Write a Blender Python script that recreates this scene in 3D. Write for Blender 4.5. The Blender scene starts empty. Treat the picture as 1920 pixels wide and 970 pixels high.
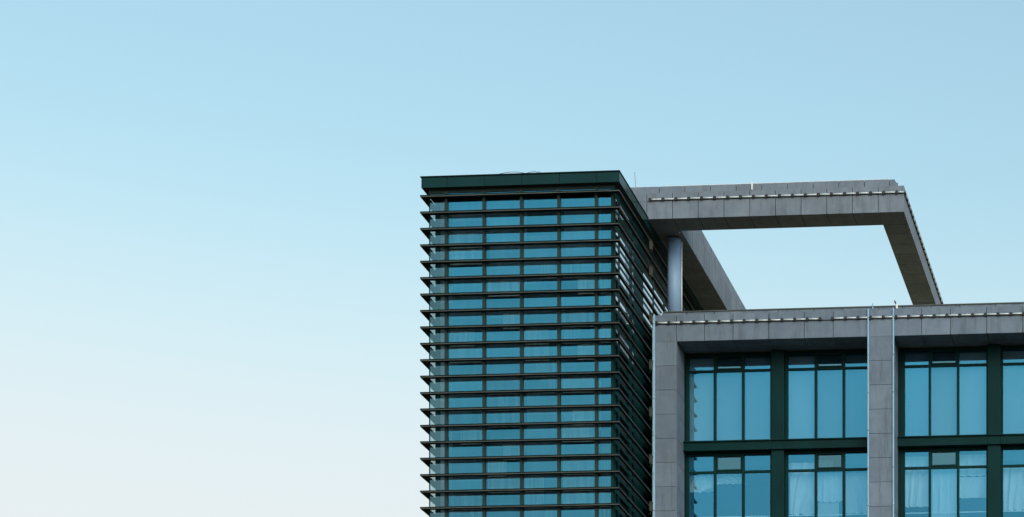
import bpy, math, random
from mathutils import Vector
random.seed(7)
S = bpy.context.scene
COL = S.collection
R = math.radians

# ---------------------------------------------------------------- camera model (photo pixels 1920 x 970)
TH = R(3.88); F = 4200.0; PX = 2041.0; HY = 2226.0; ZC = 1.6
c_, s_ = math.cos(TH), math.sin(TH)
def UX(u, Y):
    a = u - PX
    return Y * (a * c_ - F * s_) / (a * s_ + F * c_)
def UZ(u, v, Y):
    a = u - PX
    return ZC + Y * (HY - v) / (a * s_ + F * c_)
def SIDEY(u, X):                       # depth at which a wall X = const is seen at column u
    a = u - PX
    return X * (a * s_ + F * c_) / (a * c_ - F * s_)

cam_d = bpy.data.cameras.new('camera'); cam = bpy.data.objects.new('camera', cam_d); COL.objects.link(cam)
cam.location = (0, 0, ZC); cam.rotation_euler = (R(90), 0, TH)
cam_d.sensor_width = 36; cam_d.sensor_fit = 'HORIZONTAL'; cam_d.lens = F / 1920 * 36
cam_d.shift_x = (960 - PX) / 1920; cam_d.shift_y = (HY - 485) / 1920
cam_d.clip_start = 0.5; cam_d.clip_end = 5000
S.camera = cam

# ---------------------------------------------------------------- materials
def nm(name):
    m = bpy.data.materials.new(name); m.use_nodes = True
    nt = m.node_tree
    return m, nt, nt.nodes, nt.links, nt.nodes['Principled BSDF']
def node(nodes, t, **kw):
    n = nodes.new(t)
    for k, v in kw.items(): setattr(n, k, v)
    return n
def math_(nodes, links, op, a, b=None):
    n = nodes.new('ShaderNodeMath'); n.operation = op
    for i, x in enumerate((a, b)):
        if x is None: continue
        if isinstance(x, (int, float)): n.inputs[i].default_value = x
        else: links.new(x, n.inputs[i])
    return n.outputs[0]
def noise(nodes, links, scale, stretch=(1, 1, 1), detail=5, rough=.6):
    tc = nodes.new('ShaderNodeTexCoord'); mp = nodes.new('ShaderNodeMapping')
    mp.inputs['Scale'].default_value = stretch
    links.new(tc.outputs['Object'], mp.inputs['Vector'])
    n = nodes.new('ShaderNodeTexNoise'); n.inputs['Scale'].default_value = scale
    n.inputs['Detail'].default_value = detail; n.inputs['Roughness'].default_value = rough
    links.new(mp.outputs[0], n.inputs['Vector'])
    return n.outputs['Fac']
def ramp(nodes, links, src, stops):
    r = nodes.new('ShaderNodeValToRGB')
    e = r.color_ramp.elements
    while len(e) < len(stops): e.new(.5)
    for el, (p, c) in zip(e, stops): el.position = p; el.color = (*c, 1)
    links.new(src, r.inputs[0])
    return r.outputs[0]
def mul(nodes, links, a, b, fac=1.0):
    m = nodes.new('ShaderNodeMix'); m.data_type = 'RGBA'; m.blend_type = 'MULTIPLY'
    m.inputs[0].default_value = fac
    links.new(a, m.inputs[6]); links.new(b, m.inputs[7])
    return m.outputs[2]

def stone(name, lo, hi, stain=1.0):
    m, nt, N, L, b = nm(name)
    n1 = noise(N, L, 1.6, (1, 1, 1), 6, .65)
    col = ramp(N, L, n1, [(.28, lo), (.72, hi)])
    n2 = noise(N, L, 2.2, (2.2, 2.2, .28), 5, .7)                        # run-off streaks
    st = ramp(N, L, n2, [(.3, (.72, .71, .69)), (.5, (1, 1, 1)), (.68, (1, 1, 1)), (.85, (1.22, 1.24, 1.26))])
    col = mul(N, L, col, st, stain)
    n3 = noise(N, L, 60, (1, 1, 1), 2, .5)                               # granite grain
    gr = ramp(N, L, n3, [(.3, (.82, .82, .82)), (.7, (1.14, 1.14, 1.14))])
    col = mul(N, L, col, gr)
    at = N.new('ShaderNodeAttribute'); at.attribute_name = 'tone'
    tr = ramp(N, L, at.outputs['Fac'], [(0, (.90, .90, .91)), (1, (1.08, 1.08, 1.07))])
    col = mul(N, L, col, tr)
    L.new(col, b.inputs['Base Color'])
    b.inputs['Roughness'].default_value = .72
    bp = N.new('ShaderNodeBump'); bp.inputs['Strength'].default_value = .25; bp.inputs['Distance'].default_value = .01
    L.new(n3, bp.inputs['Height']); L.new(bp.outputs[0], b.inputs['Normal'])
    return m
def paint(name, col, rough=.4, metal=0.0, var=.25, spec=.5, scale=1.2):
    m, nt, N, L, b = nm(name)
    n1 = noise(N, L, scale, (1, 1, .5), 5, .6)
    c = ramp(N, L, n1, [(.3, tuple(x * (1 - var) for x in col)), (.7, tuple(min(1, x * (1 + var)) for x in col))])
    L.new(c, b.inputs['Base Color'])
    b.inputs['Roughness'].default_value = rough; b.inputs['Metallic'].default_value = metal
    b.inputs['Specular IOR Level'].default_value = spec
    rr = N.new('ShaderNodeMapRange'); rr.inputs[3].default_value = max(.05, rough - .08); rr.inputs[4].default_value = rough + .1
    L.new(n1, rr.inputs[0]); L.new(rr.outputs[0], b.inputs['Roughness'])
    return m
def glass(name, tint, refl, f0, f1=.95, power=3.0, wav=.0):
    """coated architectural glass: tinted see-through mixed with a mirror whose share grows towards grazing angles"""
    m, nt, N, L, b = nm(name)
    N.remove(b)
    out = N['Material Output']
    tr = N.new('ShaderNodeBsdfTransparent'); tr.inputs[0].default_value = (*tint, 1)
    gl = N.new('ShaderNodeBsdfGlossy'); gl.inputs['Color'].default_value = (*refl, 1); gl.inputs['Roughness'].default_value = .015
    lw = N.new('ShaderNodeLayerWeight'); lw.inputs[0].default_value = .5
    p = math_(N, L, 'POWER', lw.outputs['Facing'], power)
    f = math_(N, L, 'ADD', math_(N, L, 'MULTIPLY', p, f1 - f0), f0)
    ge = N.new('ShaderNodeNewGeometry')
    front = math_(N, L, 'SUBTRACT', 1.0, ge.outputs['Backfacing'])
    f = math_(N, L, 'MULTIPLY', f, front)
    oi = N.new('ShaderNodeObjectInfo')
    vr = N.new('ShaderNodeMapRange'); vr.inputs[3].default_value = .86; vr.inputs[4].default_value = 1.10
    L.new(oi.outputs['Random'], vr.inputs[0]); f = math_(N, L, 'MULTIPLY', f, vr.outputs[0])
    if wav:
        n1 = noise(N, L, 1.3, (1, 1, 1), 2, .5)
        bp = N.new('ShaderNodeBump'); bp.inputs['Strength'].default_value = wav; bp.inputs['Distance'].default_value = .02
        L.new(n1, bp.inputs['Height']); L.new(bp.outputs[0], gl.inputs['Normal'])
    mx = N.new('ShaderNodeMixShader')
    L.new(f, mx.inputs[0]); L.new(tr.outputs[0], mx.inputs[1]); L.new(gl.outputs[0], mx.inputs[2])
    L.new(mx.outputs[0], out.inputs['Surface'])
    return m
def toned(name, lo, hi, rough=.8, streak=True):
    m, nt, N, L, b = nm(name)
    at = N.new('ShaderNodeAttribute'); at.attribute_name = 'tone'
    c = ramp(N, L, at.outputs['Fac'], [(0, lo), (1, hi)])
    n1 = noise(N, L, 3, (1, 1, .2), 3, .5)
    v = ramp(N, L, n1, [(.3, (.8, .8, .8)), (.7, (1.15, 1.15, 1.15))])
    L.new(mul(N, L, c, v, 1.0 if streak else .15), b.inputs['Base Color']); b.inputs['Roughness'].default_value = rough
    return m

M = {}
M['stone'] = stone('grey_stone_cladding', (.147, .19, .255), (.208, .262, .342))
M['stone_frame'] = stone('weathered_stone_cladding', (.156, .19, .242), (.232, .272, .335), 1.0)
M['joint'] = paint('dark_joint_mortar', (.05, .048, .045), .9)
M['green'] = paint('dark_green_metal', (.0015, .030, .031), .45, 0, .18, .1)
M['green_par'] = paint('green_metal_parapet', (.0012, .033, .035), .22, 0, .12, .18)
M['fin'] = paint('dark_fin_metal', (.003, .014, .014), .5, 0, .2, .1)
M['highlight_coping'] = paint('fin_highlight_coping_metal', (.095, .105, .095), .45, .1, .25, .3)  # paler tone painted as the fin lips' highlight; also the coping metal
M['mull'] = paint('mullion_green_grey', (.018, .036, .034), .5, 0, .2, .25)
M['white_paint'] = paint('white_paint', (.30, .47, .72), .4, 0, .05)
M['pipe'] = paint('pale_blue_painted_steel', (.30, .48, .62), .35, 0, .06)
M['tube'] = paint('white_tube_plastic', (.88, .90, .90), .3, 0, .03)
M['lamp'] = paint('white_lamp_tube', (.80, .86, .88), .3, 0, .03)
M['black'] = paint('black_plastic', (.012, .012, .012), .5)
M['beige'] = paint('beige_box_metal', (.055, .05, .036), .6, 0, .25)
M['roof'] = paint('brown_roof_gravel', (.26, .20, .10), .9, 0, .2)
M['ground'] = paint('street_paving', (.085, .055, .02), .9, 0, .3, .3, .2)
M['core'] = toned('tower_interior', (.02, .05, .07), (.24, .32, .37))
M['room'] = paint('room_plaster', (.10, .12, .13), .9)
M['blind'] = toned('roller_blind', (.18, .21, .22), (.40, .44, .47), .9, False)
M['curtain'] = paint('white_curtain_cloth', (.80, .80, .80), .95, 0, .05)
M['card'] = paint('pale_board', (.6, .6, .58), .8, 0, .05)
M['glass_t'] = glass('tower_blue_glass', (.84, .94, .98), (.085, .41, .59), .50, 1.0, 3.2, .03)
M['glass_c'] = glass('tower_corner_glass', (.90, .94, .94), (.45, .85, 1.0), .18, 1.0, 4.0)
M['glass_s'] = glass('tower_side_glass', (.4, .5, .5), (.92, .97, 1.0), .36, 1.0, 1.3)
M['glass_m'] = glass('main_window_glass', (.84, .95, 1.0), (.10, .50, .79), .43, 1.0, 3.2, .07)
M['glass_v'] = glass('vent_sash_glass', (.52, .64, .70), (.22, .53, .66), .36, 1.0, 3.2, .03)

# ---------------------------------------------------------------- mesh building
def origin(o):
    v = Vector((0, 0, 0))
    while o is not None:
        v = v + o.location; o = o.parent
    return v
class MB:
    def __init__(self): self.v, self.f, self.t = [], [], []
    def box(self, x0, x1, y0, y1, z0, z1, tone=None):
        if x0 > x1: x0, x1 = x1, x0
        if y0 > y1: y0, y1 = y1, y0
        if z0 > z1: z0, z1 = z1, z0
        b = len(self.v)
        self.v += [(x0, y0, z0), (x1, y0, z0), (x1, y1, z0), (x0, y1, z0), (x0, y0, z1), (x1, y0, z1), (x1, y1, z1), (x0, y1, z1)]
        self.f += [tuple(b + i for i in q) for q in ((0, 3, 2, 1), (4, 5, 6, 7), (0, 1, 5, 4), (1, 2, 6, 5), (2, 3, 7, 6), (3, 0, 4, 7))]
        self.t += [random.random() if tone is None else tone] * 6
        return self
    def cyl(self, p0, p1, r, n=16, r1=None, tone=.5):
        p0, p1 = Vector(p0), Vector(p1); d = (p1 - p0).normalized()
        a = d.orthogonal().normalized(); e = d.cross(a); r1 = r if r1 is None else r1
        b = len(self.v)
        for k in range(n):
            q = 2 * math.pi * k / n
            w = a * math.cos(q) + e * math.sin(q)
            self.v.append(tuple(p0 + w * r)); self.v.append(tuple(p1 + w * r1))
        for k in range(n):
            i, j = b + 2 * k, b + 2 * ((k + 1) % n)
            self.f.append((i, j, j + 1, i + 1)); self.t.append(tone)
        self.f.append(tuple(b + 2 * k for k in range(n))[::-1]); self.t.append(tone)
        self.f.append(tuple(b + 2 * k + 1 for k in range(n))); self.t.append(tone)
        return self
    def path(self, pts, r, n=8):
        for a, b in zip(pts, pts[1:]): self.cyl(a, b, r, n)
        return self
    def build(self, name, mat, parent=None, smooth=False, bevel=0):
        o0 = origin(parent) if parent else Vector((0, 0, 0))
        me = bpy.data.meshes.new(name)
        me.from_pydata([tuple(Vector(p) - o0) for p in self.v], [], self.f)
        at = me.attributes.new('tone', 'FLOAT', 'FACE'); at.data.foreach_set('value', self.t)
        me.materials.append(M[mat] if isinstance(mat, str) else mat)
        if smooth: me.polygons.foreach_set('use_smooth', [len(f) == 4 for f in self.f])
        me.update()
        o = bpy.data.objects.new(name, me); COL.objects.link(o)
        if parent: o.parent = parent
        if bevel:
            bm = o.modifiers.new('edge', 'BEVEL'); bm.width = bevel; bm.segments = 2; bm.limit_method = 'ANGLE'
        return o
def tag(o, label=None, cat=None, group=None, kind=None):
    if label: o['label'] = label
    if cat: o['category'] = cat
    if group: o['group'] = group
    if kind: o['kind'] = kind
    return o
def thing(name, loc, label, cat, group=None):
    o = bpy.data.objects.new(name, None); COL.objects.link(o); o.location = loc
    o.empty_display_size = .3
    return tag(o, label, cat, group)
def copy_thing(root):
    r = root.copy(); COL.objects.link(r)
    for ch in list(root.children):
        c = ch.copy(); COL.objects.link(c); c.parent = r
        for g in list(ch.children):
            d = g.copy(); COL.objects.link(d); d.parent = c
    return r

# ---------------------------------------------------------------- key dimensions
D0, D1 = 82.75, 87.4
DF = D0 * 1.0497            # front plane of the roof frame
OV = .27
XL, XR = UX(787.5, D0), UX(1161.2, D0)
GX0, GX1, GY = XL + OV, XR - OV, D0 + OV
YB = D0 + 17
ZF0 = UZ(787, 368.5, D0); PITCH = ZF0 - UZ(787, 368.5 + 30.78, D0)
NF = 22
YW = D1 + 1.42

# ---------------------------------------------------------------- ground
tag(MB().box(-4000, 4000, -4000, 4000, -.5, 0).build('ground', 'ground'), kind='structure')

# ---------------------------------------------------------------- the glass tower
T = thing('glass_tower', ((XL + XR) / 2, D0 + 8, 0), 'dark green glass tower wrapped in close horizontal sunshade fins, left of the stone building', 'tower')
zP0, zP1 = UZ(789, 351.8, D0), UZ(789, 332.6, D0)
JU = [834.7, 904.7, 975.2, 1045.5, 1115.6]                  # joints / mullions
JX = [UX(u + 3, D0) for u in JU]
MU = [835, 905.8, 976, 1046, 1116.2]                        # mullion left edges
MX = [(UX(u, GY), UX(u + 5, GY)) for u in MU]
def ring(mb, x0, x1, y0, y1, z0, z1, th):
    """front, right and left strips of a U around the tower"""
    mb.box(x0, x1, y0, y0 + th, z0, z1)
    mb.box(x1 - th, x1, y0 + th, y1, z0, z1)
    mb.box(x0, x0 + th, y0 + th, y1, z0, z1)
# parapet
px0, px1, py0 = XL + .04, XR - .005, D0 + .03
mb = MB()
g = .012
xs = [px0] + JX + [px1]
for a, b in zip(xs, xs[1:]): mb.box(a + (g if a != px0 else 0), b - (g if b != px1 else 0), py0, py0 + .04, zP0, zP1)
ys = [py0 + .04] + [py0 + .04 + .95 + 1.42 * k for k in range(12)]
for a, b in zip(ys, ys[1:]):
    mb.box(px1 - .04, px1, a + (g if a != ys[0] else 0), b - g, zP0, zP1)
    mb.box(px0, px0 + .04, a + (g if a != ys[0] else 0), b - g, zP0, zP1)
par = mb.build('parapet', 'green_par', T)
MB().box(px0 + .041, px1 - .041, py0 + .041, YB, zP0 + .006, zP1 - .02).build('parapet_core', 'joint', par)
mb = MB(); ring(mb, px0 - .035, px1 + .02, py0 - .035, YB, zP1, zP1 + .035, .2); mb.build('parapet_cap', 'fin', par)
# frame strip under the parapet
mb = MB(); ring(mb, GX0 - .03, GX1 + .03, GY - .03, YB, zP0 - .13, zP0 - .002, .06); mb.build('head_frame', 'mull', T)
# fins
def fin(z):
    mb = MB()
    ring(mb, XL, XR, D0, YB, z + .012, z + .05, .03)                      # upper lip
    mb.box(XL + .031, XR - .031, D0 + .031, GY - .003, z + .008, z + .040)          # front plate
    mb.box(XL + .031, GX0 - .003, GY - .002, YB, z + .008, z + .040)               # left plate
    mb.box(XR - .13, XR - .031, GY - .002, YB, z + .008, z + .040)                 # right: a narrow blade held off the wall
    o = mb.build('sunshade_fin', 'fin', T)
    mb = MB(); ring(mb, XL + .004, XR - .004, D0 + .004, YB, z - .018, z + .010, .024)
    mb.build('edge_highlight', 'highlight_coping', o)  # light line along the lip's lower edge, put into the colour
zs = [ZF0 - PITCH * i for i in range(NF)]
for z in zs: fin(z)
ztop = zP0 - .13
zlow = zs[-1]
# corner posts and mullions
for a, b in MX: MB().box(a, b, GY - .09, GY + .05, zlow, ztop).build('mullion', 'mull', T)
MB().box(GX0 - .015, GX0 + .02, GY - .015, GY + .02, zlow, ztop).build('corner_post', 'green', T)
MB().box(GX1 - .05, GX1 + .012, GY - .012, GY + .16, zlow, ztop).build('corner_post', 'green', T)
# panes
edges = [GX0 + .02] + [x for p in MX for x in p] + [GX1 - .05]
cells = [(edges[2 * k], edges[2 * k + 1]) for k in range(6)]
rows = [(zs[0] + .05, ztop)] + [(zs[i + 1] + .04, zs[i] + .008) for i in range(NF - 1)]
XS = [GX1 - .012, GX1 - .002]
SW = [(.18, .77), (1.05, 2.33), (2.74, 3.02), (4.38, 5.76), (6.02, 7.42), (7.74, 9.1)]     # side windows, metres behind the front glass
SW = [(GY - OV + a, GY - OV + b) for a, b in SW]
for i, (z0, z1) in enumerate(rows):
    for k, (a, b) in enumerate(cells):
        last = k == 5
        MB().box(a + .002, b - .002, GY + .004, GY + .014, z0, z1).build('corner_pane' if k in (0, 5) else 'window_pane', 'glass_c' if k == 0 else 'glass_t', T)
    MB().box(GX0 + .004, GX0 + .014, GY + .022, GY + .60, z0, z1).build('corner_pane', 'glass_c', T)
    for k, (a, b) in enumerate(SW):
        if k > 2 and i > 9: continue
        q0, q1 = (z0 + .06, z1 - .05) if i not in (6, 8) else (z1 - .26, z1 - .18)
        if i > 9: q0, q1 = z1 - .25, z1 - .17
        MB().box(XS[0], XS[1], a, b, q0, q1).build('side_window', 'glass_s', T)
# pale blinds let down behind some of the panes
rb_ = random.Random(21)
M['tblind'] = toned('tower_blind', (.18, .18, .18), (.62, .60, .57))
for i, (z0, z1) in enumerate(rows[1:]):
    pr = (.15, .15, .1, .2, .3, .5, .55, .5, .75, .8, .3, .6, .3, .5, .6, .6, .85, .6, .6, .7, .6)[i]
    for k, (a, b) in enumerate(cells):
        if k == 0 or rb_.random() > pr: continue
        q = rb_.choice((1, 1, 1, .55, .7)); sd_ = rb_.random() < .5
        x0, x1 = (a + .02, a + (b - a) * q) if sd_ else (b - (b - a) * q, b - .02)
        mb = MB(); tn = rb_.random()
        n = 10
        for j in range(n): mb.box(x0 + (x1 - x0) * j / n, x0 + (x1 - x0) * (j + 1) / n - .004, GY + .20 + .012 * (j % 2), GY + .206 + .012 * (j % 2), z0 + .01, z1 - .01, min(1, max(0, tn + rb_.uniform(-.2, .2))))
        mb.build('interior_blind', 'tblind', T)
# side walls: dark posts between the side windows, solid behind
mb = MB()
pb = [GY + .162] + [y for p in SW for y in p] + [YB]
for k in range(0, len(pb), 2): mb.box(GX1 - .10, GX1, pb[k], pb[k + 1], zlow, ztop)
for z0, z1 in rows:
    mb.box(GX1 - .10, GX1 - .0015, GY + .163, SW[-1][1] + .1, z0 - .03, z0 + .055); mb.box(GX1 - .10, GX1 - .0015, GY + .163, SW[-1][1] + .1, z1 - .045, z1 + .005)
mb.box(GX0, GX0 + .2, GY + .602, YB, zlow, ztop)
mb.build('side_wall', 'green', T)
# inside: rooms behind the glass, one tone a cell
mb = MB()
zz = [ztop] + [z + .02 for z in zs]
base = {}
for i in range(len(zz) - 1):
    for k, (a, b) in enumerate(cells):
        if i % 3 == 0: base[k] = random.random()
        x0 = GX0 + .201 if k == 0 else MX[k - 1][0] + .05
        x1 = GX1 - .12 if k == 5 else MX[k][0] + .05
        mb.box(x0, x1, GY + .62, GY + .9, zz[i + 1], zz[i], min(1, max(0, base[k] * .6 + random.uniform(0, .4))))
mb.build('interior_wall', 'core', T)
MB().box(GX0 + .21, GX1 - .13, GY + .91, YB - .01, zlow, ztop).build('interior_core', 'joint', T)
MB().box(GX0, GX1, GY, YB, 0, zlow - .02).build('lower_shaft', 'green', T)
# beige boxes on the tower's flank
proto = None
for n, v in enumerate((458, 507, 595, 683.5, 772, 860.5, 949)):
    y0 = D1 - .42; z1 = UZ(1210, v - 9, y0); z0 = UZ(1210, v + 9, y0)
    lab = ['beige equipment box high on the tower flank under the stone beam', 'beige equipment box on the tower flank just left of the round column',
           'beige equipment box on the tower flank level with the roof edge', 'beige equipment box on the tower flank beside the upper windows',
           'beige equipment box on the tower flank level with the middle of the upper windows',
           'beige equipment box on the tower flank just below the green spandrel level', 'lowest beige equipment box on the tower flank in view'][n]
    t = thing('equipment_box', (XR + .05, y0, z0), lab, 'equipment box', 'equipment boxes up the tower flank')
    h = z1 - z0
    MB().box(XR + .004, XR + .09, y0, y0 + .24, z0, z1 - .05).build('casing', 'beige', t, bevel=.008)
    MB().box(XR + .002, XR + .10, y0 - .012, y0 + .252, z1 - .048, z1).build('lid', 'mull', t)
    MB().path([(XR + .05, y0 + .05, z0), (XR + .05, y0 + .05, z0 - .10), (XR - .02, y0 + .05, z0 - .14)], .012).build('cable', 'black', t)
# loose cable on the tower roof
pts = []
for k in range(25):
    q = k / 24; u = 935 + 78 * q
    v = 326.8 - .031 * (u - 935) - 3.2 * abs(math.sin(q * math.pi * 1.55)) + (1.5 if q > .9 else 0)
    pts.append((UX(u, D0 + .12), D0 + .12, max(UZ(u, v, D0 + .12), zP1 + .05)))
tag(MB().path(pts, .009, 6).build('loose_cable', 'black'), 'thin dark cable lying in loops on top of the tower parapet', 'cable')

# ---------------------------------------------------------------- the main stone building
XM0 = max(UX(1222.5, D1), XR + .015)
c0, c1 = UX(1246, D1), UX(1652, D1)
BAY = c1 - c0; PH = UX(1675, D1) - c1
NB = 3
XM1 = c0 + NB * BAY + PH
ZS = UZ(1267, 640.4, D1)                  # soffit
ZT = UZ(1246, 591.5, D1)                  # top of the fascia panels
ZL = UZ(1231, 607, D1)                    # light line
ZCAP = UZ(1300, 583.5, D1 + .3)
YBACK = D1 + 24
B = thing('stone_office_building', ((XM0 + XM1) / 2, D1 + 10, 0), 'grey stone clad office building with tall curtained windows between stone piers', 'building')
offs = [.49, 1.61, 2.75, 4.18, 5.60, 6.75, BAY - PH]
jx = [XM0]
for b in range(NB):
    cx = c0 + b * BAY
    jx += [cx + (PH if b or True else 0)] + [cx + o for o in offs[1:]]
jx = sorted(set(round(x, 4) for x in jx)) + [XM1]
g = .012
def course(mb, xs, y0, y1, z0, z1):
    for k, (a, b) in enumerate(zip(xs, xs[1:])):
        mb.box(a + (g if k else 0), b - (g if k < len(xs) - 2 else 0), y0, y1, z0, z1)
mb = MB(); course(mb, jx, D1, D1 + .05, ZS, ZL - .075); course(mb, jx, D1, D1 + .05, ZL - .065, ZT)
fa = mb.build('fascia', 'stone', B)
MB().box(XM0 + .006, XM1 - .006, D1 + .046, YW - .16, ZS + .052, ZT - .012).build('fascia_core', 'joint', fa)
mb = MB(); ym = D1 + .72
course(mb, jx, D1 + .051, ym - g, ZS + .003, ZS + .05); course(mb, jx, ym + g, YW - .17, ZS + .003, ZS + .05)
mb.build('soffit', 'stone', B)
mb = MB()
cx = [UX(1244, D1 + .3)] + [x + .33 for x in jx[1:-1]] + [XM1]
cx = sorted(cx)
course(mb, cx, D1 + .30, D1 + .36, ZT - .01, ZCAP - .04)
cap = mb.build('roof_upstand', 'stone', B)
MB().box(cx[0] - .01, XM1, D1 + .27, D1 + .62, ZCAP - .04, ZCAP).build('metal_coping', 'highlight_coping', cap)
MB().box(cx[0] + .004, XM1 - .004, D1 + .361, D1 + .60, ZT - .012, ZCAP - .042).build('upstand_core', 'joint', cap)
MB().box(XM0, XM1, YW - .155, YBACK, ZS + .06, ZT - .1).build('roof', 'roof', B)
# piers
PP = UZ(1246, 640.5, D1) - UZ(1246, 685.8, D1)
for n in range(NB + 1):
    cx_ = c0 + n * BAY
    mb = MB(); z = ZS - .006
    x0 = XM0 if n == 0 else cx_ - PH
    x1 = cx_ + PH
    while z > 0.05:
        zz0 = max(0, z - PP + .012)
        mb.box(x0, x1, D1, YW - .17, zz0, z); z -= PP
    p = mb.build('stone_pier', 'stone', B, bevel=.006)
    MB().box(x0 + .012, x1 - .012, D1 + .012, YW - .172, 0, ZS - .01).build('pier_core', 'joint', p)
# window wall
zb1, zb0 = UZ(1282, 827, D1 + 1.0), UZ(1282, 845.5, D1 + 1.0)      # spandrel band
YC = YW - .30                                                     # front of the green posts
FL = UZ(1300, 666, YW) - UZ(1300, 853, YW)
zc_x = [(UX(1446.2, YC), UX(1469.8, YC)), (UX(1852, YC), UX(1876, YC)), ]
zc_x.append((zc_x[0][0] + 2 * BAY, zc_x[0][1] + 2 * BAY))
zbot = zb0 - FL - .4
bands = [(zb0, zb1), (zb0 - FL, zb1 - FL)]
for n in range(NB):
    xa = c0 + n * BAY + PH + .003; xb = c0 + (n + 1) * BAY - PH - .003
    pa, pb_ = zc_x[n]
    MB().box(pa, pb_, YC, YW + .1, zbot, ZS - .004).build('green_post', 'green', B, bevel=.008)
    for (b0, b1) in bands:
        mb = MB()
        for a, b in ((xa, pa - .008), (pa + .004, pb_ - .004), (pb_ + .008, xb)):
            inner = a > pa
            mb.box(a, b, YC - .03, YC - .001 if (a, b)[0] == pa + .004 else YW + .08, b0 + .04, b1 - .04)
            mb.box(a, b, YC - .09, YC - .001 if (a, b)[0] == pa + .004 else YW + .08, b1 - .039, b1)
            mb.box(a, b, YC - .09, YC - .001 if (a, b)[0] == pa + .004 else YW + .08, b0, b0 + .039)
        mb.build('spandrel_band', 'green', B)
    # windows
    for side, (a, b) in enumerate(((xa, pa), (pb_, xb))):
        w0 = UX(1290.5, YW) if side == 0 else UX(1476.0, YW)
        for fl in range(2):
            top = (ZS + .002) if fl == 0 else bands[0][0] - .002
            bot = bands[fl][1] - .05
            x0 = a + .001; x1 = b - .001
            if side == 0:
                jl, jr = (UX(1292.6, YW), UX(1444.6, YW)); m = [(UX(1338.8, YW), UX(1343.2, YW)), (UX(1391.6, YW), UX(1396.2, YW))]
            else:
                jl, jr = (UX(1478.2, YW), UX(1634, YW)); m = [(UX(1527.8, YW), UX(1532.4, YW)), (UX(1580.2, YW), UX(1584.7, YW))]
            d = n * BAY; jl += d; jr += d; m = [(p + d, q + d) for p, q in m]
            if n == 1 and side == 0: dd = UX(1696.8, YW) - jl; jl += dd; m = [(UX(1741.5, YW), UX(1745.6, YW)), (UX(1794.3, YW), UX(1798.8, YW))]; jr = UX(1849.6, YW)
            jr = min(jr, x1 - .03)
            zt = UZ(1340, 697, YW) if fl == 0 else UZ(1340, 886.5, YW)
            hd = top - .12 if fl == 0 else top - .10
            mb = MB()
            yf0, yf1 = YW - .05, YW + .05
            mb.box(x0, jl, yf0, yf1, bot, top); mb.box(jr, x1, yf0, yf1, bot, top)
            mb.box(jl, jr, yf0 - .002, yf1, hd, top); mb.box(jl, jr, yf0, yf1, bot, bot + .07)
            for p, q in m: mb.box(p, q, yf0 - .03, yf1 - .004, bot + .07, hd)
            cols = [(jl, m[0][0]), (m[0][1], m[1][0]), (m[1][1], jr)]
            for p, q in cols: mb.box(p, q, yf0 + .004, yf1 - .008, zt - .045, zt + .045)
            wf = mb.build('window', 'green', B)
            for k, (p, q) in enumerate(cols):
                MB().box(p, q, YW + .002, YW + .012, bot + .07, zt - .045).build('pane', 'glass_m', wf)
                if k == 1:
                    s = MB(); t = .05
                    zz0, zz1 = zt + .046, hd - .001
                    s.box(p + .001, q - .001, YW - .07, YW - .001, zz0, zz0 + t); s.box(p + .001, q - .001, YW - .07, YW - .001, zz1 - t, zz1)
                    s.box(p + .001, p + t, YW - .07, YW - .001, zz0 + t, zz1 - t); s.box(q - t, q - .001, YW - .07, YW - .001, zz0 + t, zz1 - t)
                    s.build('vent_sash', 'green', wf)
                    MB().box(p + .002, q - .002, YW + .002, YW + .012, zt + .045, hd).build('vent_pane', 'glass_v', wf)
                else:
                    MB().box(p, q, YW + .002, YW + .012, zt + .045, hd).build('pane', 'glass_m', wf)
            if fl == 0:
                for k, (p, q) in enumerate(cols):
                    MB().box(p - .02, q + .02, YW + .17 + .01 * k, YW + .175 + .01 * k, bot + .05, hd - .02).build('roller_blind', 'blind', wf)
            else:
                zr = UZ(1400, 967.5, YW)
                MB().box(jl + .002, jr - .002, YW + .09, YW + .12, zr - .02, zr + .02).build('inner_rail', 'tube', wf)
# rooms behind the windows
mb = MB()
for (f0, f1) in ((bands[0][0], ZS), (bands[1][0], bands[0][0] - .001)):
    mb.box(XM0 + .3, XM1 - .3, YW + 2.6, YW + 2.8, f0, f1 - .001)
    mb.box(XM0 + .3, XM1 - .3, YW + .34, YW + 2.599, f0 + .02, f0 + .3)
    mb.box(XM0 + .3, XM1 - .3, YW + .34, YW + 2.599, f1 - .45, f1 - .05)
mb.build('room_interior', 'room', B)
MB().box(XM0 + .02, XM1 - .02, YW + .12, YBACK - .1, 0, zbot - .02).build('lower_wall', 'green', B)
mb = MB().box(XM0, XM0 + .25, YW - .15, YBACK, 0, ZS + .05); mb.box(XM1 - .25, XM1, YW - .15, YBACK, 0, ZS + .05); mb.box(XM0 + .26, XM1 - .26, YBACK - .3, YBACK, 0, ZS + .05)
mb.build('outer_wall', 'stone', B)
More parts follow.
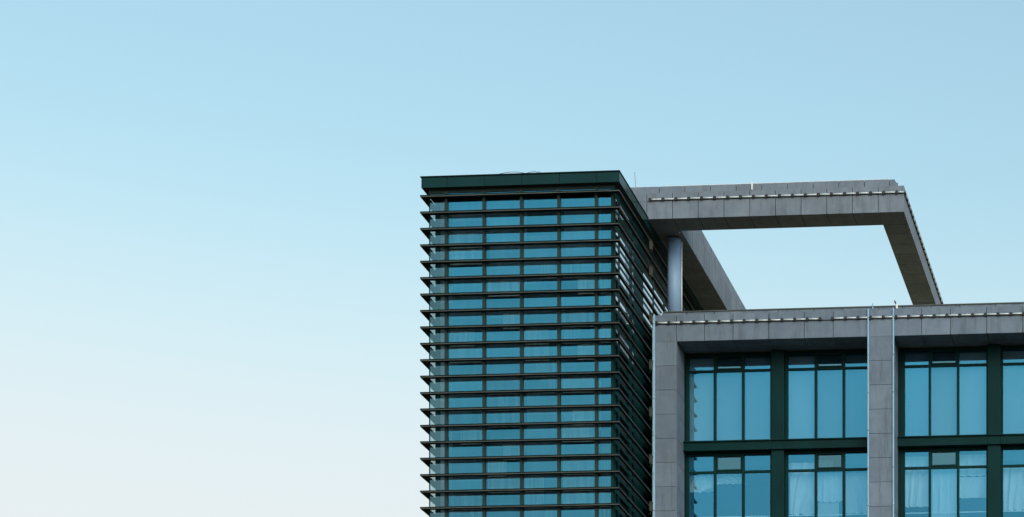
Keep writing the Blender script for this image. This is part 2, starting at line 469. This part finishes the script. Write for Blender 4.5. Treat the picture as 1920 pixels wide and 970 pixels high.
# downpipes
def pipe(name, u0, u1, vtop, yc, joints=True):
    x = UX((u0 + u1) / 2, yc); r = (UX(u1, yc) - UX(u0, yc)) / 2
    z1 = UZ((u0 + u1) / 2, vtop, yc)
    mb = MB().cyl((x, yc, 0), (x, yc, z1), r, 14)
    o = mb.build('downpipe', 'pipe', B, True)
    k = z1 - .3
    cl = MB()
    while k > z1 - 12:
        cl.cyl((x, yc, k - .05), (x, yc, k), r + .008, 14); k -= 1.48
    cl.build('pipe_collar', 'pipe', o, True)
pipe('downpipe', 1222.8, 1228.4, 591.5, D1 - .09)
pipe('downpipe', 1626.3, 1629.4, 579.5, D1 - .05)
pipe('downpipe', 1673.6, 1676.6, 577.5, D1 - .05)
xx = UX(1239.6, D1 + .1)
MB().cyl((xx, D1 + .1, ZT - .02), (xx, D1 + .1, ZT + .1), .06, 14).build('drain_stub', 'pipe', B, True)

# ---------------------------------------------------------------- stone ring frame on the roof
ZB0 = UZ(1694.8, 397.1, DF); ZB1 = UZ(1694.8, 348.2, DF)
ZBL = UZ(1681.8, 361.6, DF)
ZBC = UZ(1674.5, 336.8, DF + .3)
FXR = UX(1694.8, DF)
FW = 1.16                                     # front beam depth
YI = DF + FW
FXI = UX(1655.9, YI)                          # inner face of the right beam
LXI = UX(1277.4, YI)                          # inner face of the left beam
FXL = XR - 1.0
YR = DF + 18                                  # back of the ring
Fm = thing('stone_ring_frame', ((FXL + FXR) / 2, DF + 9, ZT), 'open rectangular frame of stone clad beams raised over the roof, sky showing through it', 'roof frame')
fj = [FXL] + [UX(1694.8 - 48.2 * k, DF) for k in range(10, 0, -1)] + [FXR]
mb = MB(); course(mb, fj, DF, DF + .05, ZB0, ZBL - .06); course(mb, fj, DF, DF + .05, ZBL - .052, ZB1)
# soffit of the front beam
sj = fj[:-2] + [FXI]
course(mb, sj, DF + .051, YI - .052, ZB0 + .003, ZB0 + .05)
mb.box(FXL, FXI - .002, YI - .05, YI, ZB0 + .002, ZB1)
fb = mb.build('front_beam', 'stone_frame', Fm)
MB().box(FXL, FXR - .052, DF + .052, YI - .052, ZB0 + .052, ZB1 - .01).build('beam_core', 'joint', fb)
mb = MB(); course(mb, [FXL] + [x + .42 for x in fj[1:-2]] + [FXR - .62, FXR - .40], DF + .30, DF + .36, ZB1 - .02, ZBC)
mb.box(FXR - .40 + .002, FXR - .30, DF + .36, DF + .45, ZB1 - .02, ZBC - .10)
cp = mb.build('beam_upstand', 'stone_frame', fb)
MB().box(FXL, FXR - .402, DF + .362, YI - .1, ZB1 - .015, ZBC - .01).build('upstand_core', 'joint', cp)
# right beam: outer face, soffit, inner face
yj = [DF + .051] + [DF + 1.0 * k for k in range(1, 18)] + [YR]
def rows_y(mb, x0, x1, z0, z1, ya=None):
    yy = [y for y in yj if ya is None or y > ya + .2]
    if ya is not None: yy = [ya] + yy
    for k, (a, b) in enumerate(zip(yy, yy[1:])): mb.box(x0, x1, a + (g if k else 0), b - g, z0, z1)
mb = MB()
rows_y(mb, FXR - .05, FXR, ZB0, ZBL - .06); rows_y(mb, FXR - .05, FXR, ZBL - .052, ZB1)
mb.box(FXI + .004, FXR - .052, DF + .051, YI - .01, ZB0 + .003, ZB0 + .05)
rows_y(mb, FXI, FXR - .052, ZB0 + .003, ZB0 + .05, YI + .01)
rows_y(mb, FXI, FXI + .05, ZB0 + .051, ZB1, YI + .01)
rb = mb.build('side_beam', 'stone_frame', Fm)
MB().box(FXI + .052, FXR - .052, DF + .46, YR - .01, ZB0 + .052, ZB1 - .01).build('beam_core', 'joint', rb)
MB().box(FXI + .002, FXR - .36, YI + .002, YR, ZB1 - .008, ZBC - .05).build('beam_upstand', 'stone_frame', rb)
# left beam
ZLT = ZBC + .06
mb = MB()
rows_y(mb, LXI - .05, LXI, ZB0 + .051, ZB1 - .004, YI + .003); rows_y(mb, LXI - .05, LXI, ZB1 + .004, ZLT, YI + .003)
rows_y(mb, FXL, LXI, ZB0 + .003, ZB0 + .05, YI + .003)
lb = mb.build('side_beam', 'stone_frame', Fm)
MB().box(FXL + .01, LXI - .052, YI + .01, YR - .01, ZB0 + .052, ZLT - .01).build('beam_core', 'joint', lb)
mb = MB(); mb.box(LXI + .002, FXI - .002, YR - 1.1, YR, ZB0, ZB1); mb.build('back_beam', 'stone_frame', Fm)
# round column under the front left corner
yc = D1 + 1.28; xc = UX(1264.4, yc); rc = (UX(1276.5, yc) - UX(1252.3, yc)) / 2
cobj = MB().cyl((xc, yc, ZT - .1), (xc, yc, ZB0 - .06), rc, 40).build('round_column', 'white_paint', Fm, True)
MB().cyl((xc, yc, ZB0 - .06), (xc, yc, ZB0 - .002), rc - .03, 32).build('column_collar', 'joint', cobj, True)
xp = UX(1278.2, yc + .02)
MB().cyl((xp, yc + .02, ZT - .1), (xp, yc + .02, ZB0 - .16), .024, 10).build('column_pipe', 'tube', cobj, True)
MB().box(LXI - .13, LXI - .08, YI + .1, YI + .16, ZB0 - .02, ZB0 + .0).build('bracket', 'tube', cobj)
for y in (YR - .55,):
    for x in (LXI - .5, FXR - .6): MB().cyl((x, y, ZT - .1), (x, y, ZB0 - .001), .25, 24).build('round_column', 'white_paint', Fm, True)
# thin rail along the top of the frame
zr0 = ZBC + .05
r = MB().cyl((XR + .6, DF + .40, zr0), (FXR - .62, DF + .40, zr0 + .01), .014, 8)
rail = r.build('lightning_rail', 'tube'); tag(rail, 'thin pale conductor rail running along the top of the roof frame', 'rail')
mb = MB()
for k in range(9):
    x = XR + .8 + k * (FXR - XR - 1.6) / 8; mb.cyl((x, DF + .40, ZBC - .01), (x, DF + .40, zr0), .008, 6)
mb.build('rail_clip', 'tube', rail)
x = UX(1410, DF + .25)
tag(MB().box(x - .028, x + .028, DF + .23, DF + .28, UZ(1410, 356, DF + .25), UZ(1410, 342, DF + .25)).build('white_conduit', 'tube'), 'short white upright conduit on the upper edge of the roof frame', 'conduit')
ya = DF + .6
tag(MB().path([(UX(1192, ya), ya, ZBC - .02), (UX(1191, ya), ya, UZ(1191, 337, ya)), (UX(1190, ya), ya, UZ(1190, 323, ya))], .008, 6).build('lightning_rod', 'black'), 'thin upright lightning rod at the left end of the roof frame', 'lightning rod')
ya = D1 + .33
x = UX(1637, ya); t = thing('roof_post', (x, ya, ZCAP), 'small pale post on the parapet between the two white downpipes', 'post')
MB().cyl((x, ya - .08, ZCAP - .14), (x, ya - .08, UZ(1637, 571, ya)), .022, 10).build('shaft', 'pipe', t)
MB().box(x - .06, x + .06, ya - .1, ya - .04, ZCAP - .03, ZCAP + .005).build('clamp', 'pipe', t)
x = UX(1682, ya); t = thing('security_camera', (x, ya, ZCAP), 'small camera with dark tilted arm on the parapet right of the downpipes', 'camera')
MB().cyl((x, ya - .09, UZ(1682, 581, ya)), (x, ya - .09, UZ(1682, 572, ya)), .045, 12).build('housing', 'tube', t)
MB().path([(x - .01, ya - .09, UZ(1682, 574, ya)), (UX(1678, ya), ya - .09, UZ(1678, 566, ya))], .028, 8).build('arm', 'black', t)
MB().cyl((UX(1677, ya), ya - .09, UZ(1677, 579, ya)), (UX(1677, ya), ya - .09, UZ(1677, 576.5, ya)), .03, 8).build('cable_box', 'black', t)

# ---------------------------------------------------------------- linear lights
LP = UX(1600, D1) - UX(1576.26, D1)
def make_light(label, group, pitch):
    t = thing('linear_light', (0, 0, 0), label, 'light', group)
    MB().cyl((.055, -.046, 0), (pitch - .06, -.046, 0), .027, 14).build('tube', 'lamp', t, True)
    MB().box(.03, pitch - .03, -.026, -.001, -.046, -.031).build('rail', 'black', t)
    MB().cyl((0, -.072, 0), (0, -.001, 0), .068, 14).build('knob', 'black', t, True)
    return t
regions = [(1445, 'over the left half of the first window bay'), (1626, 'over the right half of the first window bay'), (1678, 'on the pier between the two thin downpipes'),
           (1850, 'over the window bay right of the downpipes'), (4000, 'at the far right end of the roof fascia')]
proto = None
k = 0
while True:
    u = 1231.3 + 23.74 * k; x = XM0 + (UX(1231.3, D1) - XM0) + LP * k
    if x + LP > XM1: break
    lab = 'white tube light with black end knob ' + next(s for lim, s in regions if u < lim)
    bare = k == 13
    if proto is None: t = proto = make_light(lab, 'lights along the roof fascia', LP)
    else: t = copy_thing(proto)
    t.location = (x, D1, ZL); t['label'] = lab; t['group'] = 'lights along the roof fascia'
    if bare:
        t['label'] = 'light position with its white tube missing, only a dark rail left'
        del t['group']
        for c in list(t.children):
            if c.name.startswith('tube'): bpy.data.objects.remove(c)
    k += 1
proto2 = None
LP2 = UX(1681.8, DF) - UX(1657.3, DF)
for k in range(20):
    x = UX(1681.8, DF) - LP2 * k
    u = 1681.8 - 24.5 * k
    if u < 1212: break
    lab = 'white tube light on the front of the roof frame ' + ('over the open gap' if u > 1320 else 'near the tower')
    t = copy_thing(proto); t.location = (x, DF, ZBL); t['label'] = lab; t['group'] = 'lights along the front of the roof frame'
    if k == 0:
        for c in list(t.children):
            if c.name.startswith('tube'): c.scale = (.6, 1, 1)
            if c.name.startswith('rail'): c.scale = (.6, 1, 1)
tag(MB().path([(XR + .1, DF - .02, ZBL - .02), (UX(1218, DF), DF - .02, ZBL)], .016, 6).build('feed_cable', 'black'), 'dark feed cable on the stone frame leading to its first tube light', 'cable')
for k in range(26):
    t = copy_thing(proto); t.location = (FXR, DF + .12 + LP2 * k, ZBL); t.rotation_euler = (0, 0, R(90))
    t['label'] = 'tube light with black knob on the receding right side of the roof frame'; t['group'] = 'lights along the right side of the roof frame'

# ---------------------------------------------------------------- curtains behind the lower windows
def curtain(u0, u1, v0, v1, label, folds=7, amp=.035, slant=0.0, bunch=0.0, y=.22, mat='curtain', sag=0.0, seed=1):
    Y = YW + y
    rnd = random.Random(seed); folds *= .62; amp *= 1.5; slant *= 1.6
    nx, nz = 60, 14
    x0, x1 = UX(u0, Y), UX(u1, Y)
    z1, z0 = UZ((u0 + u1) / 2, v0, Y), UZ((u0 + u1) / 2, v1, Y)
    ph = [rnd.uniform(0, 6.28) for _ in range(4)]
    V, Fc = [], []
    for j in range(nz + 1):
        q = j / nz
        for i in range(nx + 1):
            p = i / nx
            pp = p + slant * q * (1 - p) * p * 4
            w = math.sin(2 * math.pi * folds * pp + ph[0]) + .5 * math.sin(2 * math.pi * folds * 1.7 * pp + ph[1] + 2 * q) + .35 * math.sin(2 * math.pi * folds * .45 * pp + ph[2])
            a = amp * (.45 + .55 * q if not bunch else 1.0)
            V.append((x0 + (x1 - x0) * p, Y + a * w * .5 , z1 + (z0 - z1) * q - sag * math.sin(math.pi * p) * q + .012 * math.sin(2 * math.pi * folds * p + ph[3]) * q))
    for j in range(nz):
        for i in range(nx):
            a = j * (nx + 1) + i
            Fc.append((a, a + nx + 1, a + nx + 2, a + 1))
    m = MB(); m.v, m.f, m.t = V, Fc, [.5] * len(Fc)
    o = m.build('curtain', mat, None, True)
    return tag(o, label, 'curtain', 'white curtains behind the lower windows')
curtain(1290, 1341, 876 + 17, 923, 'short white curtain hitched up in the lower window next to the leftmost stone pier', 6, .06, .3, 1, seed=2)
curtain(1341, 1394, 889, 908, 'narrow white curtain gathered high in the middle pane of the left lower window', 8, .07, -.5, 1, seed=3)
curtain(1478, 1530, 868, 965, 'slanting draped white curtain just right of the first green post', 4, .09, .35, 0, seed=4)
curtain(1531, 1562, 862, 884, 'small white curtain piece behind the top vent sash of the second lower window', 5, .05, seed=12)
curtain(1531.5, 1582, 887, 940, 'white curtain ending above a pale board in the second lower window', 7, .05, .0, 0, sag=.05, seed=5)
curtain(1586, 1634, 887, 963, 'white curtain beside the stone pier with the two downpipes, left of it', 5, .06, -.2, 0, seed=6)
curtain(1694, 1743, 856, 951, 'white curtain in the pane just right of the second stone pier', 6, .06, .1, 0, seed=7)
curtain(1744, 1796.5, 880, 975, 'long white curtain in the middle pane of the right lower window', 7, .05, .0, 0, sag=.05, seed=8)
curtain(1797.5, 1850, 852, 893, 'short white curtain above a dark cross bar, left of the second green post', 6, .05, 0, 0, seed=9)
curtain(1797.5, 1850, 895, 934, 'white curtain panel hanging under a dark cross bar, left of the second green post', 4, .04, .2, 0, y=.25, seed=10)
curtain(1880, 1940, 876, 957, 'white curtain at the right edge of the picture beyond the second green post', 7, .07, .1, 0, seed=11)
Y = YW + .26
t = MB().box(UX(1534, Y), UX(1573, Y), Y, Y + .03, UZ(1550, 985, Y), UZ(1550, 942, Y)).build('pale_board', 'card')
tag(t, 'pale rectangular board leaning behind the glass under a white curtain', 'board')

# ---------------------------------------------------------------- sky and sun
SUN_AZ, SUN_EL = R(150), R(32)              # azimuth from +Y towards +X
w = bpy.data.worlds.new('World'); S.world = w; w.use_nodes = True
N, L = w.node_tree.nodes, w.node_tree.links
sky = N.new('ShaderNodeTexSky'); sky.sky_type = 'NISHITA'; sky.sun_disc = False
sky.sun_elevation = SUN_EL; sky.sun_rotation = SUN_AZ
sky.air_density = 2.2; sky.dust_density = 2.6; sky.ozone_density = 2.2; sky.altitude = 0
bg = N['Background']; bg.inputs['Strength'].default_value = .13
# the air near the horizon is milky: pale haze mixed in by elevation
tc = N.new('ShaderNodeTexCoord'); sx = N.new('ShaderNodeSeparateXYZ'); L.new(tc.outputs['Generated'], sx.inputs[0])
mr = N.new('ShaderNodeMapRange'); mr.interpolation_type = 'SMOOTHSTEP'
mr.inputs[1].default_value = .418; mr.inputs[2].default_value = .25; mr.inputs[3].default_value = 0; mr.inputs[4].default_value = .82
L.new(sx.outputs[2], mr.inputs[0])
hz = N.new('ShaderNodeMix'); hz.data_type = 'RGBA'; hz.inputs[7].default_value = (4.27, 4.31, 4.48, 1)
L.new(mr.outputs[0], hz.inputs[0]); gr = N.new('ShaderNodeMix'); gr.data_type = 'RGBA'; gr.blend_type = 'MULTIPLY'; gr.inputs[0].default_value = 1; gr.inputs[7].default_value = (.915, 1.025, 1.035, 1)
L.new(sky.outputs[0], gr.inputs[6]); L.new(gr.outputs[2], hz.inputs[6]); L.new(hz.outputs[2], bg.inputs['Color'])
sd = bpy.data.lights.new('sun', 'SUN'); so = bpy.data.objects.new('sun', sd); COL.objects.link(so)
sd.energy = .5; sd.angle = R(60); sd.color = (.88, .97, 1)      # veiled low light from behind the camera: soft, no cast edges
d = Vector((math.sin(SUN_AZ) * math.cos(SUN_EL), math.cos(SUN_AZ) * math.cos(SUN_EL), math.sin(SUN_EL)))
so.rotation_euler = d.to_track_quat('Z', 'Y').to_euler()
so.location = d * 200

S.view_settings.view_transform = 'Standard'; S.view_settings.look = 'None'
S.view_settings.exposure = 0.58; S.view_settings.gamma = 1.0
S.cycles.max_bounces = 10; S.cycles.transparent_max_bounces = 16
S.cycles.use_denoising = True
